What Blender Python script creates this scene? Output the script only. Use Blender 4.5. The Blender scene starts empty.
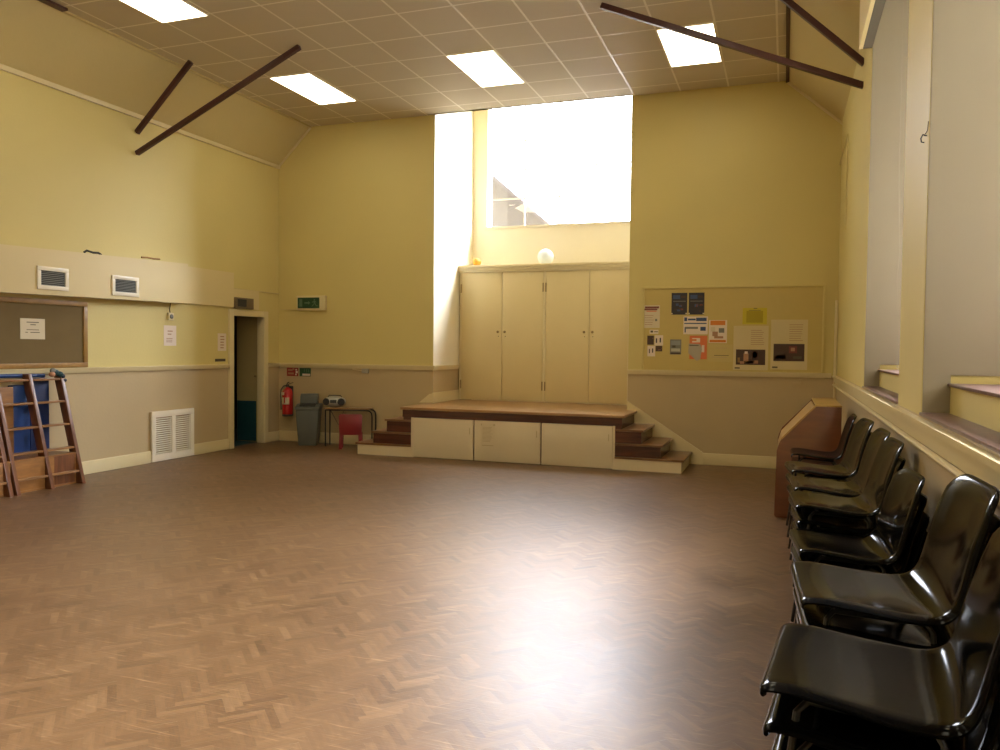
import bpy, bmesh, math, random
from mathutils import Vector, Matrix
random.seed(7)
C = bpy.context.scene.collection
PI = math.pi
# ------------------------------------------------------------ room measures (metres)
XL, XR, YB, YF = -7.775, .618, 11.045, -4.6      # left wall, right wall, stage wall, wall behind the camera
ZC, ZW = 5.026, 4.445                            # flat ceiling, top of the side walls
CL, CR = -7.174, -.044                           # where the flat ceiling meets the sloped sides
RL, RR, RY = -5.019, -2.055, 12.63               # stage recess
ST = .70                                         # stage height

# ------------------------------------------------------------ mesh builder
class MB:
    def __init__(s): s.bm = bmesh.new(); s.mats = []
    def mi(s, m):
        if m is None: return 0
        if m not in s.mats: s.mats.append(m)
        return s.mats.index(m)
    def _fin(s, faces, m):
        i = s.mi(m)
        for f in faces: f.material_index = i
    def box(s, x0, x1, y0, y1, z0, z1, m=None, bev=0, mat=None):
        if z0 == 0 and z1 > 1 and m in (M['tan'], M['yellow']): z0 = -.3
        before = set(s.bm.faces)
        r = bmesh.ops.create_cube(s.bm, size=1)
        vs = r['verts']
        for v in vs:
            v.co = Vector(((x0+x1)/2+v.co.x*(x1-x0), (y0+y1)/2+v.co.y*(y1-y0), (z0+z1)/2+v.co.z*(z1-z0)))
        if mat is not None:
            for v in vs: v.co = mat @ v.co
        if bev:
            es = list({e for v in vs for e in v.link_edges})
            bmesh.ops.bevel(s.bm, geom=es, offset=bev, segments=2, profile=.6, affect='EDGES')
        s._fin([f for f in s.bm.faces if f not in before], m); return s
    def poly(s, pts, d, m=None, bev=0):
        """extrude the polygon pts (3-D points) by vector d"""
        before = set(s.bm.faces)
        d = Vector(d)
        a = [s.bm.verts.new(Vector(p)) for p in pts]; b = [s.bm.verts.new(Vector(p)+d) for p in pts]
        n = len(pts)
        fs = [s.bm.faces.new(a), s.bm.faces.new(list(reversed(b)))]
        for i in range(n): fs.append(s.bm.faces.new((a[i], b[i], b[(i+1) % n], a[(i+1) % n])))
        bmesh.ops.recalc_face_normals(s.bm, faces=fs)
        if bev:
            bmesh.ops.bevel(s.bm, geom=list({e for v in a+b for e in v.link_edges}), offset=bev, segments=2, profile=.6, affect='EDGES')
        s._fin([f for f in s.bm.faces if f not in before], m); return s
    def tube(s, pts, r, n=8, m=None, cap=True):
        pts = [Vector(p) for p in pts]; rs = r if isinstance(r, (list, tuple)) else [r]*len(pts)
        fs = []; rings = []; up = None
        for i, p in enumerate(pts):
            t = (pts[min(i+1, len(pts)-1)]-pts[max(i-1, 0)]).normalized()
            if up is None: up = Vector((0, 0, 1)) if abs(t.z) < .9 else Vector((1, 0, 0))
            a = t.cross(up).normalized(); b = a.cross(t).normalized(); up = b
            rings.append([s.bm.verts.new(p+(a*math.cos(2*PI*k/n)+b*math.sin(2*PI*k/n))*rs[i]) for k in range(n)])
        for i in range(len(rings)-1):
            for k in range(n): fs.append(s.bm.faces.new((rings[i][k], rings[i][(k+1) % n], rings[i+1][(k+1) % n], rings[i+1][k])))
        if cap: fs += [s.bm.faces.new(rings[0]), s.bm.faces.new(list(reversed(rings[-1])))]
        bmesh.ops.recalc_face_normals(s.bm, faces=fs)
        s._fin(fs, m); return s
    def lathe(s, prof, c=(0, 0, 0), n=24, m=None, mat=None):
        """prof: list of (r, z)"""
        fs = []; rings = []; c = Vector(c)
        for r, z in prof:
            rings.append([s.bm.verts.new(c+Vector((r*math.cos(2*PI*k/n), r*math.sin(2*PI*k/n), z))) for k in range(n)])
        for i in range(len(rings)-1):
            for k in range(n): fs.append(s.bm.faces.new((rings[i][k], rings[i][(k+1) % n], rings[i+1][(k+1) % n], rings[i+1][k])))
        fs += [s.bm.faces.new(rings[0]), s.bm.faces.new(rings[-1])]
        bmesh.ops.recalc_face_normals(s.bm, faces=fs)
        if mat is not None:
            for rg in rings:
                for v in rg: v.co = mat @ v.co
        s._fin(fs, m); return s
    def ball(s, c, r, sc=(1, 1, 1), m=None, seg=24):
        before = set(s.bm.faces)
        q = bmesh.ops.create_uvsphere(s.bm, u_segments=seg, v_segments=seg//2, radius=r)
        for v in q['verts']: v.co = Vector((c[0]+v.co.x*sc[0], c[1]+v.co.y*sc[1], c[2]+v.co.z*sc[2]))
        s._fin([f for f in s.bm.faces if f not in before], m); return s
    def build(s, name, mat=None, parent=None, ang=35):
        me = bpy.data.meshes.new(name)
        s.bm.to_mesh(me); s.bm.free()
        for m in (s.mats or [mat]): me.materials.append(m if m else mat)
        if len(me.polygons):
            me.polygons.foreach_set('use_smooth', [True]*len(me.polygons))
            me.set_sharp_from_angle(angle=math.radians(ang))
        o = bpy.data.objects.new(name, me); C.objects.link(o)
        if parent is not None: o.parent = parent
        return o
def tag(o, label=None, cat=None, group=None, kind=None):
    if label: o['label'] = label
    if cat: o['category'] = cat
    if group: o['group'] = group
    if kind: o['kind'] = kind
    return o
def struct(o): o['kind'] = 'structure'; return o
def thing(name, label, cat, loc=(0, 0, 0), rz=0, group=None):
    o = bpy.data.objects.new(name, None); C.objects.link(o); o.empty_display_size = .1
    o.location = loc; o.rotation_euler = (0, 0, rz)
    return tag(o, label, cat, group)

# ------------------------------------------------------------ materials
def newmat(name):
    m = bpy.data.materials.new(name); m.use_nodes = True
    nt = m.node_tree; b = nt.nodes['Principled BSDF']; return m, nt, b
def simple(name, col, rough=.5, metal=0, spec=.5, var=0, scale=8, bump=0, bscale=60, coat=0):
    m, nt, b = newmat(name)
    b.inputs['Roughness'].default_value = rough; b.inputs['Metallic'].default_value = metal
    b.inputs['Specular IOR Level'].default_value = spec; b.inputs['Coat Weight'].default_value = coat
    b.inputs['Base Color'].default_value = (*col, 1)
    L = nt.links; tc = nt.nodes.new('ShaderNodeTexCoord')
    if var:
        n = nt.nodes.new('ShaderNodeTexNoise'); n.inputs['Scale'].default_value = scale; n.inputs['Detail'].default_value = 5
        L.new(tc.outputs['Object'], n.inputs['Vector'])
        mx = nt.nodes.new('ShaderNodeMix'); mx.data_type = 'RGBA'
        mx.inputs[6].default_value = (*[c*(1-var) for c in col], 1); mx.inputs[7].default_value = (*[min(1, c*(1+var)) for c in col], 1)
        L.new(n.outputs['Fac'], mx.inputs[0]); L.new(mx.outputs[2], b.inputs['Base Color'])
    if bump:
        n = nt.nodes.new('ShaderNodeTexNoise'); n.inputs['Scale'].default_value = bscale; n.inputs['Detail'].default_value = 4
        L.new(tc.outputs['Object'], n.inputs['Vector'])
        bp = nt.nodes.new('ShaderNodeBump'); bp.inputs['Strength'].default_value = bump; bp.inputs['Distance'].default_value = .01
        L.new(n.outputs['Fac'], bp.inputs['Height']); L.new(bp.outputs[0], b.inputs['Normal'])
    return m
def wood(name, a, b_, rough=.4, sc=(1, 14, 14), scale=2.5, coat=0):
    m, nt, b = newmat(name); L = nt.links
    tc = nt.nodes.new('ShaderNodeTexCoord'); mp = nt.nodes.new('ShaderNodeMapping'); mp.inputs['Scale'].default_value = sc
    n = nt.nodes.new('ShaderNodeTexNoise'); n.inputs['Scale'].default_value = scale; n.inputs['Detail'].default_value = 6
    n.inputs['Distortion'].default_value = .6
    r = nt.nodes.new('ShaderNodeValToRGB'); r.color_ramp.elements[0].position = .3; r.color_ramp.elements[1].position = .7
    r.color_ramp.elements[0].color = (*a, 1); r.color_ramp.elements[1].color = (*b_, 1)
    L.new(tc.outputs['Object'], mp.inputs[0]); L.new(mp.outputs[0], n.inputs['Vector']); L.new(n.outputs['Fac'], r.inputs[0])
    L.new(r.outputs[0], b.inputs['Base Color']); b.inputs['Roughness'].default_value = rough; b.inputs['Coat Weight'].default_value = coat
    return m
YEL = (.61, .51, .205)
TAN = (.47, .365, .205)
CRM = (.66, .56, .32)
M = {}
M['yellow'] = simple('yellow_paint', YEL, .55, spec=.35, var=.05, scale=1.2, bump=.12, bscale=35)
M['tan'] = simple('tan_paint', TAN, .5, spec=.35, var=.07, scale=1.6, bump=.12, bscale=35)
M['cream'] = simple('cream_gloss', CRM, .3, var=.04, scale=2)
M['panel'] = simple('cream_panel', (.64, .525, .27), .42, var=.05, scale=2)
M['slope'] = simple('sloped_lining', (.56, .46, .22), .5, var=.06, scale=1.5, bump=.1, bscale=20)
M['recess'] = simple('recess_bleached_yellow', (.84, .78, .62), .45, var=.04, scale=2)  # yellow wall lightened in its colour, as bleached by the stage window light
M['reveal'] = simple('dimmed_reveal_paint', (.255, .215, .15), .6, var=.04, scale=1.5)  # cool, dim daylight of the bays put into the colour
M['white'] = simple('white_gloss', (.78, .72, .58), .3)
M['stage_white'] = simple('stage_panel_paint', (.66, .56, .38), .4, var=.05, scale=3)
M['sill'] = wood('sill_tile', (.07, .035, .028), (.17, .095, .075), .35, (1, 6, 1), 5)
M['darkwood'] = wood('dark_stained_wood', (.045, .012, .006), (.10, .026, .012), .25, (1, 10, 10))
M['tread'] = wood('worn_tread_wood', (.13, .055, .02), (.22, .11, .04), .28, (1, 12, 12))
M['stagetop'] = wood('stage_board', (.24, .125, .045), (.36, .20, .075), .3, (1, 9, 9))
M['ladder'] = wood('ladder_wood', (.085, .028, .010), (.18, .066, .022), .35, (9, 9, 1))
M['rung'] = wood('rung_wood', (.19, .09, .03), (.30, .15, .055), .35, (9, 1, 9))
M['plywood'] = wood('orange_plywood', (.19, .08, .018), (.30, .13, .03), .4, (2, 2, 8))
M['cabinet'] = wood('red_brown_veneer', (.115, .034, .011), (.165, .052, .017), .3, (1.5, 1.5, 7))
M['caboak'] = wood('golden_veneer', (.33, .19, .045), (.43, .26, .07), .3, (1, 8, 8))
M['framewood'] = wood('frame_wood', (.24, .125, .028), (.34, .19, .045), .4, (3, 3, 3))
M['brace'] = simple('oxide_red_steel', (.055, .014, .012), .45, metal=.0)
M['black'] = simple('black_plastic', (.002, .002, .002), .11, spec=.06, bump=.02, bscale=25)
M['blacktube'] = simple('black_enamelled_tube', (.006, .006, .006), .35)
M['dark'] = simple('dark_grille', (.02, .02, .018), .6)
M['blue'] = simple('blue_mat_vinyl', (.008, .022, .085), .35, var=.3, scale=5, bump=.3, bscale=8)
M['blue2'] = simple('blue_sheet', (.014, .045, .16), .4, var=.3, scale=5, bump=.3, bscale=8)
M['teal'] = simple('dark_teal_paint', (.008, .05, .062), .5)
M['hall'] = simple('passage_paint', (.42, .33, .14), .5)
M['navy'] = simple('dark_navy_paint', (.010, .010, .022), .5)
M['cork'] = simple('olive_felt', (.155, .105, .036), .9, var=.12, scale=6, bump=.3, bscale=200)
M['paper'] = simple('white_paper', (.62, .54, .38), .7)
M['ink'] = simple('dark_ink', (.09, .075, .05), .8)
M['redp'] = simple('red_plastic', (.20, .004, .008), .35)
M['redpaint'] = simple('extinguisher_red', (.42, .012, .012), .25)
M['green'] = simple('sign_green', (.01, .055, .018), .4)
M['signred'] = simple('sign_red', (.25, .01, .012), .5)
M['greylid'] = simple('grey_bin_lid', (.06, .064, .052), .45)
M['grey'] = simple('grey_bin_plastic', (.10, .105, .09), .45, var=.06)
M['silver'] = simple('silver_plastic', (.42, .40, .34), .3, metal=.3)
M['brass'] = simple('dull_brass', (.25, .18, .08), .35, metal=.9)
M['orangeb'] = simple('orange_rubber', (.75, .28, .02), .5)
M['whiteb'] = simple('pale_blue_rubber', (.78, .86, .92), .35)
M['yelp'] = simple('yellow_paper', (.52, .43, .03), .7)
M['yelp2'] = simple('deep_yellow_print', (.36, .28, .01), .7)
M['orp'] = simple('orange_print', (.62, .20, .03), .7)
M['redor'] = simple('red_orange_print', (.66, .17, .06), .7)
M['lilac'] = simple('pale_print', (.72, .62, .52), .7)
M['dkblue'] = simple('dark_poster_print', (.018, .014, .022), .5)
M['bluep'] = simple('blue_print', (.035, .07, .16), .6)
M['greyp'] = simple('grey_print', (.17, .17, .15), .6)
M['dkred'] = simple('dark_red_print', (.16, .035, .025), .6)
M['brownp'] = simple('dark_brown_print', (.06, .028, .018), .6)
M['skin'] = simple('tan_print', (.38, .20, .11), .6)
M['brick'] = simple('neighbour_render', (.19, .17, .16), .9, var=.1)
M['slate'] = simple('neighbour_slate', (.20, .18, .19), .8, var=.1)
M['ground'] = simple('yard_gravel', (.30, .28, .24), .9, var=.15)

def glassmat():
    m, nt, b = newmat('window_glass'); nt.nodes.remove(b); L = nt.links
    t = nt.nodes.new('ShaderNodeBsdfTransparent'); g = nt.nodes.new('ShaderNodeBsdfGlossy'); g.inputs['Roughness'].default_value = .02
    mx = nt.nodes.new('ShaderNodeMixShader'); mx.inputs[0].default_value = .05; L.new(t.outputs[0], mx.inputs[1]); L.new(g.outputs[0], mx.inputs[2])
    L.new(mx.outputs[0], nt.nodes['Material Output'].inputs[0]); return m
M['glass'] = glassmat()
def lampmat():
    m, nt, b = newmat('lit_diffuser')
    b.inputs['Base Color'].default_value = (.9, .88, .8, 1)
    b.inputs['Emission Color'].default_value = (1, .90, .66, 1); b.inputs['Emission Strength'].default_value = LAMP
    return m
LAMP = 6.0
M['lamp'] = lampmat()

def ceilingmat():
    m, nt, b = newmat('ceiling_tiles'); L = nt.links
    tc = nt.nodes.new('ShaderNodeTexCoord'); sp = nt.nodes.new('ShaderNodeSeparateXYZ'); L.new(tc.outputs['Object'], sp.inputs[0])
    def mth(op, a, b_=None):
        n = nt.nodes.new('ShaderNodeMath'); n.operation = op
        for i, v in enumerate((a, b_)):
            if v is None: continue
            if isinstance(v, (int, float)): n.inputs[i].default_value = v
            else: L.new(v, n.inputs[i])
        return n.outputs[0]
    def bar(o, off):
        q = mth('DIVIDE', mth('SUBTRACT', o, off), .6225)
        fr = mth('FRACT', mth('ADD', q, 100.5))
        return mth('LESS_THAN', mth('ABSOLUTE', mth('SUBTRACT', fr, .5)), .018)
    g = mth('MAXIMUM', bar(sp.outputs[0], -3.268), bar(sp.outputs[1], 8.223))
    n = nt.nodes.new('ShaderNodeTexNoise'); n.inputs['Scale'].default_value = .8; n.inputs['Detail'].default_value = 3
    L.new(tc.outputs['Object'], n.inputs['Vector'])
    t = nt.nodes.new('ShaderNodeMix'); t.data_type = 'RGBA'; L.new(n.outputs['Fac'], t.inputs[0])
    t.inputs[6].default_value = (.50, .43, .30, 1); t.inputs[7].default_value = (.56, .48, .34, 1)
    mx = nt.nodes.new('ShaderNodeMix'); mx.data_type = 'RGBA'; L.new(g, mx.inputs[0]); L.new(t.outputs[2], mx.inputs[6])
    mx.inputs[7].default_value = (.72, .65, .50, 1); L.new(mx.outputs[2], b.inputs['Base Color'])
    b.inputs['Roughness'].default_value = .7
    rr = mth('SUBTRACT', .7, mth('MULTIPLY', g, .4)); L.new(rr, b.inputs['Roughness'])
    bp = nt.nodes.new('ShaderNodeBump'); bp.inputs['Strength'].default_value = .5; bp.inputs['Distance'].default_value = .006
    L.new(g, bp.inputs['Height']); bp.invert = False; L.new(bp.outputs[0], b.inputs['Normal'])
    return m
M['ceiling'] = ceilingmat()

def floormat():
    m, nt, b = newmat('herringbone_parquet'); L = nt.links
    at = nt.nodes.new('ShaderNodeAttribute'); at.attribute_name = 'tone'
    uv = nt.nodes.new('ShaderNodeUVMap'); uv.uv_map = 'UVMap'
    tc = nt.nodes.new('ShaderNodeTexCoord')
    mp = nt.nodes.new('ShaderNodeMapping'); mp.inputs['Scale'].default_value = (1.5, 9, 1)
    ad = nt.nodes.new('ShaderNodeVectorMath'); ad.operation = 'ADD'
    L.new(uv.outputs[0], mp.inputs[0]); L.new(mp.outputs[0], ad.inputs[0]); L.new(at.outputs['Vector'], ad.inputs[1])
    gr = nt.nodes.new('ShaderNodeTexNoise'); gr.inputs['Scale'].default_value = 1.3; gr.inputs['Detail'].default_value = 5; L.new(ad.outputs[0], gr.inputs['Vector'])
    cr = nt.nodes.new('ShaderNodeValToRGB'); L.new(at.outputs['Fac'], cr.inputs[0])
    e = cr.color_ramp.elements; e[0].position = 0; e[0].color = (.085, .043, .018, 1); e[1].position = 1; e[1].color = (.205, .120, .055, 1)
    x = cr.color_ramp.elements.new(.5); x.color = (.138, .074, .032, 1)
    m2 = nt.nodes.new('ShaderNodeMix'); m2.data_type = 'RGBA'; m2.blend_type = 'MULTIPLY'; m2.inputs[0].default_value = .55
    g2 = nt.nodes.new('ShaderNodeValToRGB'); L.new(gr.outputs['Fac'], g2.inputs[0])
    g2.color_ramp.elements[0].position = .3; g2.color_ramp.elements[0].color = (.55, .5, .45, 1); g2.color_ramp.elements[1].position = .75; g2.color_ramp.elements[1].color = (1.15, 1.1, 1.05, 1)
    L.new(cr.outputs[0], m2.inputs[6]); L.new(g2.outputs[0], m2.inputs[7])
    # large worn patches
    wn = nt.nodes.new('ShaderNodeTexNoise'); wn.inputs['Scale'].default_value = .9; wn.inputs['Detail'].default_value = 6; wn.inputs['Roughness'].default_value = .65
    L.new(tc.outputs['Object'], wn.inputs['Vector'])
    m3 = nt.nodes.new('ShaderNodeMix'); m3.data_type = 'RGBA'; m3.blend_type = 'MULTIPLY'; m3.inputs[0].default_value = .5
    w2 = nt.nodes.new('ShaderNodeValToRGB'); L.new(wn.outputs['Fac'], w2.inputs[0])
    w2.color_ramp.elements[0].position = .35; w2.color_ramp.elements[0].color = (.72, .68, .64, 1); w2.color_ramp.elements[1].position = .65; w2.color_ramp.elements[1].color = (1.1, 1.1, 1.1, 1)
    L.new(m2.outputs[2], m3.inputs[6]); L.new(w2.outputs[0], m3.inputs[7])
    # fine pale scratches
    sc = nt.nodes.new('ShaderNodeMapping'); sc.inputs['Scale'].default_value = (3, 40, 1); sc.inputs['Rotation'].default_value = (0, 0, .5)
    L.new(tc.outputs['Object'], sc.inputs[0])
    sn = nt.nodes.new('ShaderNodeTexNoise'); sn.inputs['Scale'].default_value = 1.4; sn.inputs['Detail'].default_value = 6; sn.inputs['Distortion'].default_value = 1.2
    L.new(sc.outputs[0], sn.inputs['Vector'])
    sr = nt.nodes.new('ShaderNodeValToRGB'); sr.color_ramp.elements[0].position = .60; sr.color_ramp.elements[1].position = .78
    sr.color_ramp.elements[0].color = (0, 0, 0, 1); sr.color_ramp.elements[1].color = (.5, .5, .5, 1); L.new(sn.outputs['Fac'], sr.inputs[0])
    m4 = nt.nodes.new('ShaderNodeMix'); m4.data_type = 'RGBA'; L.new(sr.outputs[0], m4.inputs[0]); L.new(m3.outputs[2], m4.inputs[6]); m4.inputs[7].default_value = (.42, .27, .13, 1)
    L.new(m4.outputs[2], b.inputs['Base Color'])
    # sheen of old polish: rougher where worn
    rn = nt.nodes.new('ShaderNodeMath'); rn.operation = 'MULTIPLY_ADD'; L.new(wn.outputs['Fac'], rn.inputs[0]); rn.inputs[1].default_value = .14; rn.inputs[2].default_value = .26
    r2 = nt.nodes.new('ShaderNodeMath'); r2.operation = 'MULTIPLY_ADD'; L.new(gr.outputs['Fac'], r2.inputs[0]); r2.inputs[1].default_value = .10; L.new(rn.outputs[0], r2.inputs[2])
    L.new(r2.outputs[0], b.inputs['Roughness']); b.inputs['Specular IOR Level'].default_value = .55
    bp = nt.nodes.new('ShaderNodeBump'); bp.inputs['Strength'].default_value = .25; bp.inputs['Distance'].default_value = .004
    L.new(sn.outputs['Fac'], bp.inputs['Height'])
    # blocks tilt a hair against each other
    L.new(bp.outputs[0], b.inputs['Normal'])
    return m
M['floor'] = floormat()

# ------------------------------------------------------------ setting: floor
def make_floor():
    w, n = .038, 5
    a = PI/4; ca, sa = math.cos(a), math.sin(a)
    xmin, xmax, ymin, ymax = XL-.15, XR+.3, YF-.15, YB+.2
    cx, cy = (xmin+xmax)/2, (ymin+ymax)/2
    R_ = int(math.hypot(xmax-xmin, ymax-ymin)/2/w)+4
    vs, fs, tones, uvs = [], [], [], []
    def add(x0, y0, x1, y1, flip):
        mx, my = (x0+x1)/2*w, (y0+y1)/2*w
        X, Y = cx+mx*ca-my*sa, cy+mx*sa+my*ca
        if not (xmin-.12 < X < xmax+.12 and ymin-.12 < Y < ymax+.12): return
        k = len(vs); tz = random.uniform(-1, 1)*.00035; tx = random.uniform(-1, 1)*.00035
        for j, (px, py) in enumerate(((x0, y0), (x1, y0), (x1, y1), (x0, y1))):
            X, Y = px*w, py*w
            vx, vy = cx+X*ca-Y*sa, cy+X*sa+Y*ca
            vs.append((min(max(vx, xmin), xmax), min(max(vy, ymin), ymax), (0, tx, tx+tz, tz)[j]))
        fs.append((k, k+1, k+2, k+3))
        t = min(1, max(0, random.gauss(.5, .14))); tones.append(t)
        uvs.extend([(0, 0), (1, 0), (1, .33), (0, .33)] if not flip else [(0, 0), (0, .33), (1, .33), (1, 0)])
        at_ = None
    for y in range(-R_, R_):
        for m_ in range(-R_//(2*n)-2, R_//(2*n)+2):
            x = y+2*n*m_
            if abs(x) <= R_+n: add(x, y, x+n, y+1, False)
    for x in range(-R_, R_):
        for m_ in range(-R_//(2*n)-2, R_//(2*n)+2):
            y0 = x-2*n*m_-2*n+1
            if abs(y0) <= R_+n: add(x, y0, x+1, y0+n, True)
    me = bpy.data.meshes.new('floor'); me.from_pydata(vs, [], fs)
    at = me.attributes.new('tone', 'FLOAT', 'FACE'); at.data.foreach_set('value', tones)
    uv = me.uv_layers.new(name='UVMap'); uv.data.foreach_set('uv', [c for p in uvs for c in p])
    me.materials.append(M['floor'])
    o = bpy.data.objects.new('floor', me); C.objects.link(o); struct(o)
make_floor()

# ------------------------------------------------------------ setting: walls
RZ = 1.225   # boundary between dado and upper wall
DY0, DY1, DZ = 9.88, 10.64, 2.0     # doorway in the left wall
w = MB(); T = .10
def wl(y0, y1, z0, z1, m): w.box(XL-T, XL, y0, y1, z0, z1, m)
wl(YF, DY0, 0, RZ, M['tan']); wl(YF, DY0, RZ, ZW, M['yellow'])
wl(DY1, YB, 0, RZ, M['tan']); wl(DY1, YB, RZ, ZW, M['yellow']); wl(DY0, DY1, DZ, ZW, M['yellow'])
struct(w.build('wall_left'))
w = MB(); T = .22
HT = 5.9
def wb(x0, x1, z0, z1, m): w.box(x0, x1, YB, YB+T, z0, z1, m)
def gable(x0, x1, xa):      # sloped top at the side of the hall
    w.poly([(x0, YB, ZW), (x1, YB, ZW), (xa, YB, ZC)], (0, T, 0), M['yellow'])
wb(XL-T, RL, 0, RZ, M['tan']); wb(XL-T, RL, RZ, ZC+.1, M['yellow'])
wb(RR, XR+1.1, 0, RZ, M['tan']); wb(RR, XR+1.1, RZ, ZC+.1, M['yellow'])
wb(RL, RR, 5.75, 5.95, M['yellow']) if False else None
# recess: side walls, back wall under its window, sloping top
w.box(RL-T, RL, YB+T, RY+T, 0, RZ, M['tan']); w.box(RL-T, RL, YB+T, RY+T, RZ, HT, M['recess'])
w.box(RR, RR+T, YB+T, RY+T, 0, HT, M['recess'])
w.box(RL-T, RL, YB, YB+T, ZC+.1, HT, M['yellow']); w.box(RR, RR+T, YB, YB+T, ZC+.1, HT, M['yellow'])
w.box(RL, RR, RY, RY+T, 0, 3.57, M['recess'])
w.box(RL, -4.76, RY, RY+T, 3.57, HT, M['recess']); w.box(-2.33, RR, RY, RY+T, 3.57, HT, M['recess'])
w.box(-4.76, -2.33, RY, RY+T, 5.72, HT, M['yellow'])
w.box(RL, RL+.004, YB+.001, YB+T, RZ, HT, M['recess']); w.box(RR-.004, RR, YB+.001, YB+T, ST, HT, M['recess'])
struct(w.build('wall_back'))
c = MB(); c.box(RL-T, RR+T, YB-.0, RY+T, HT, HT+.1, M['yellow']); c.box(RL, RR, YB-.06, YB, ZC, HT, M['yellow'])
struct(c.build('trim_1'))
# right wall, deep stepped window bays
WIN = [(5.08, 7.25), (2.08, 4.26), (-.92, 1.26), (-3.92, -1.74)]
D = .96
w = MB()
w.box(XR, XR+D+.2, YF, YB, 0, 1.245, M['tan'])
ys = [YB]+[v for a, b in WIN for v in (b, a)]+[YF]
for i in range(0, len(ys), 2): w.box(XR, XR+D+.2, ys[i+1], ys[i], 1.245, ZW+.6, M['yellow'])
for a, b in WIN:
    w.box(XR+.12, XR+D+.2, a, b, 1.245, 1.385, M['yellow'])
    w.box(XR+.93, XR+D+.2, a, b, 1.385, 1.44, M['yellow'])
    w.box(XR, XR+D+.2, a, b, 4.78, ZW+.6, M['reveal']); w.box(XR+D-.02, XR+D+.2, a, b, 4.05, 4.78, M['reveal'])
struct(w.build('wall_right'))
w = MB()
for a, b in WIN:
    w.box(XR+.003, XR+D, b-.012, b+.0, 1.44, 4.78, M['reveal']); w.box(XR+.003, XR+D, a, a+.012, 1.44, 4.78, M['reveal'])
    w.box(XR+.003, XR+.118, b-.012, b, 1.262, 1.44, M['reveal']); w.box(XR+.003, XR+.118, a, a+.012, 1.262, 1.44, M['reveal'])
struct(w.build('trim_2'))
w = MB(); w.box(XL-T, XR+D, YF-.2, YF, 0, RZ, M['tan']); w.box(XL-T, XR+D, YF-.2, YF, RZ, ZC+.1, M['yellow'])
struct(w.build('wall_front'))
# ceiling
c = MB()
c.box(CL, CR, YF, YB, ZC, ZC+.08, M['ceiling']); struct(c.build('ceiling'))
def slope(x0, x1, nm):
    s = MB(); n = Vector((ZC-ZW, 0, abs(x1-x0))).normalized()*.08
    if x0 > x1: pass
    s.poly([(x0, YF, ZW), (x1, YF, ZC), (x1, YF, ZC+.09), (x0, YF, ZW+.09)], (0, YB-YF, 0), M['slope']); struct(s.build(nm))
slope(XL-.0, CL, 'ceiling_left'); slope(XR+.0, CR, 'ceiling_right')
# coving strips and edge strips
t = MB()
t.box(XL, XL+.03, YF, YB, ZW-.05, ZW+.005, M['cream'], .004); struct(t.build('trim_3'))
t = MB(); t.poly([(XL, YB-.02, ZW-.04), (CL, YB-.02, ZC-.04), (CL, YB-.02, ZC), (XL, YB-.02, ZW+.01)], (0, .02, 0), M['cream']); struct(t.build('trim_4'))
t = MB(); t.poly([(XR, YB-.02, ZW-.04), (CR, YB-.02, ZC-.04), (CR, YB-.02, ZC), (XR, YB-.02, ZW+.01)], (0, .02, 0), M['cream']); struct(t.build('trim_5'))
t = MB(); t.box(CR-.02, CR+.02, YF, YB, ZC-.025, ZC, M['brace']); struct(t.build('trim_6'))
t = MB(); t.box(CL-.03, CL+.02, YF, YB, ZC-.02, ZC, M['slope']); struct(t.build('trim_7'))
t = MB(); t.box(XR-.1, XR-.07, YF, 7.25, 4.03, 4.51, M['panel']); t.box(XR-.07, XR-.0, YF, 7.25, 4.03, 4.05, M['ink']); struct(t.build('trim_8'))     # boxed head over the window bays
# chair rails (stepped moulding)
def rail(t, a, b, z0, z1, ax, side, m=M['cream']):
    """ax 0: runs along x on the plane y=side[0]; ax 1: runs along y on plane x=side[0]; side[1]= direction out"""
    p, d = side
    for (k0, k1, dep) in ((0, .25, .018), (.25, .75, .03), (.75, 1, .042)):
        q0, q1 = z0+(z1-z0)*k0, z0+(z1-z0)*k1
        lo, hi = sorted((p, p+d*dep))
        if ax: t.box(lo, hi, a, b, q0, q1, m)
        else: t.box(a, b, lo, hi, q0, q1, m)
t = MB(); rail(t, YF, DY0-.1, 1.205, 1.265, 1, (XL, 1)); rail(t, DY1+.1, YB, 1.205, 1.265, 1, (XL, 1)); struct(t.build('trim_9'))
t = MB(); rail(t, XL+.045, RL+.002, 1.195, 1.265, 0, (YB, -1)); rail(t, YB-.04, 12.03, 1.195, 1.265, 1, (RL, 1)); rail(t, RR, .56, 1.20, 1.262, 0, (YB, -1)); struct(t.build('trim_10'))
t = MB(); rail(t, YF, YB, 1.13, 1.235, 1, (XR, -1)); t.tube([(XR-.03, YF, 1.118), (XR-.03, YB, 1.118)], .014, 8, M['cream']); struct(t.build('trim_11'))
# skirtings
def skirt(nm, *bx):
    t = MB()
    for b in bx: t.box(*b, M['cream'], .006)
    struct(t.build(nm))
skirt('baseboard_left', (XL, XL+.022, YF, 8.24, 0, .155), (XL, XL+.022, 9.03, DY0-.1, 0, .155), (XL, XL+.022, DY1+.1, YB, 0, .155))
skirt('baseboard_back', (XL+.022, -5.80, YB-.022, YB, 0, .165), (-1.10, XR, YB-.022, YB, 0, .155))
skirt('baseboard_right', (XR-.022, XR, YF, YB-.022, 0, .155))
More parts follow.
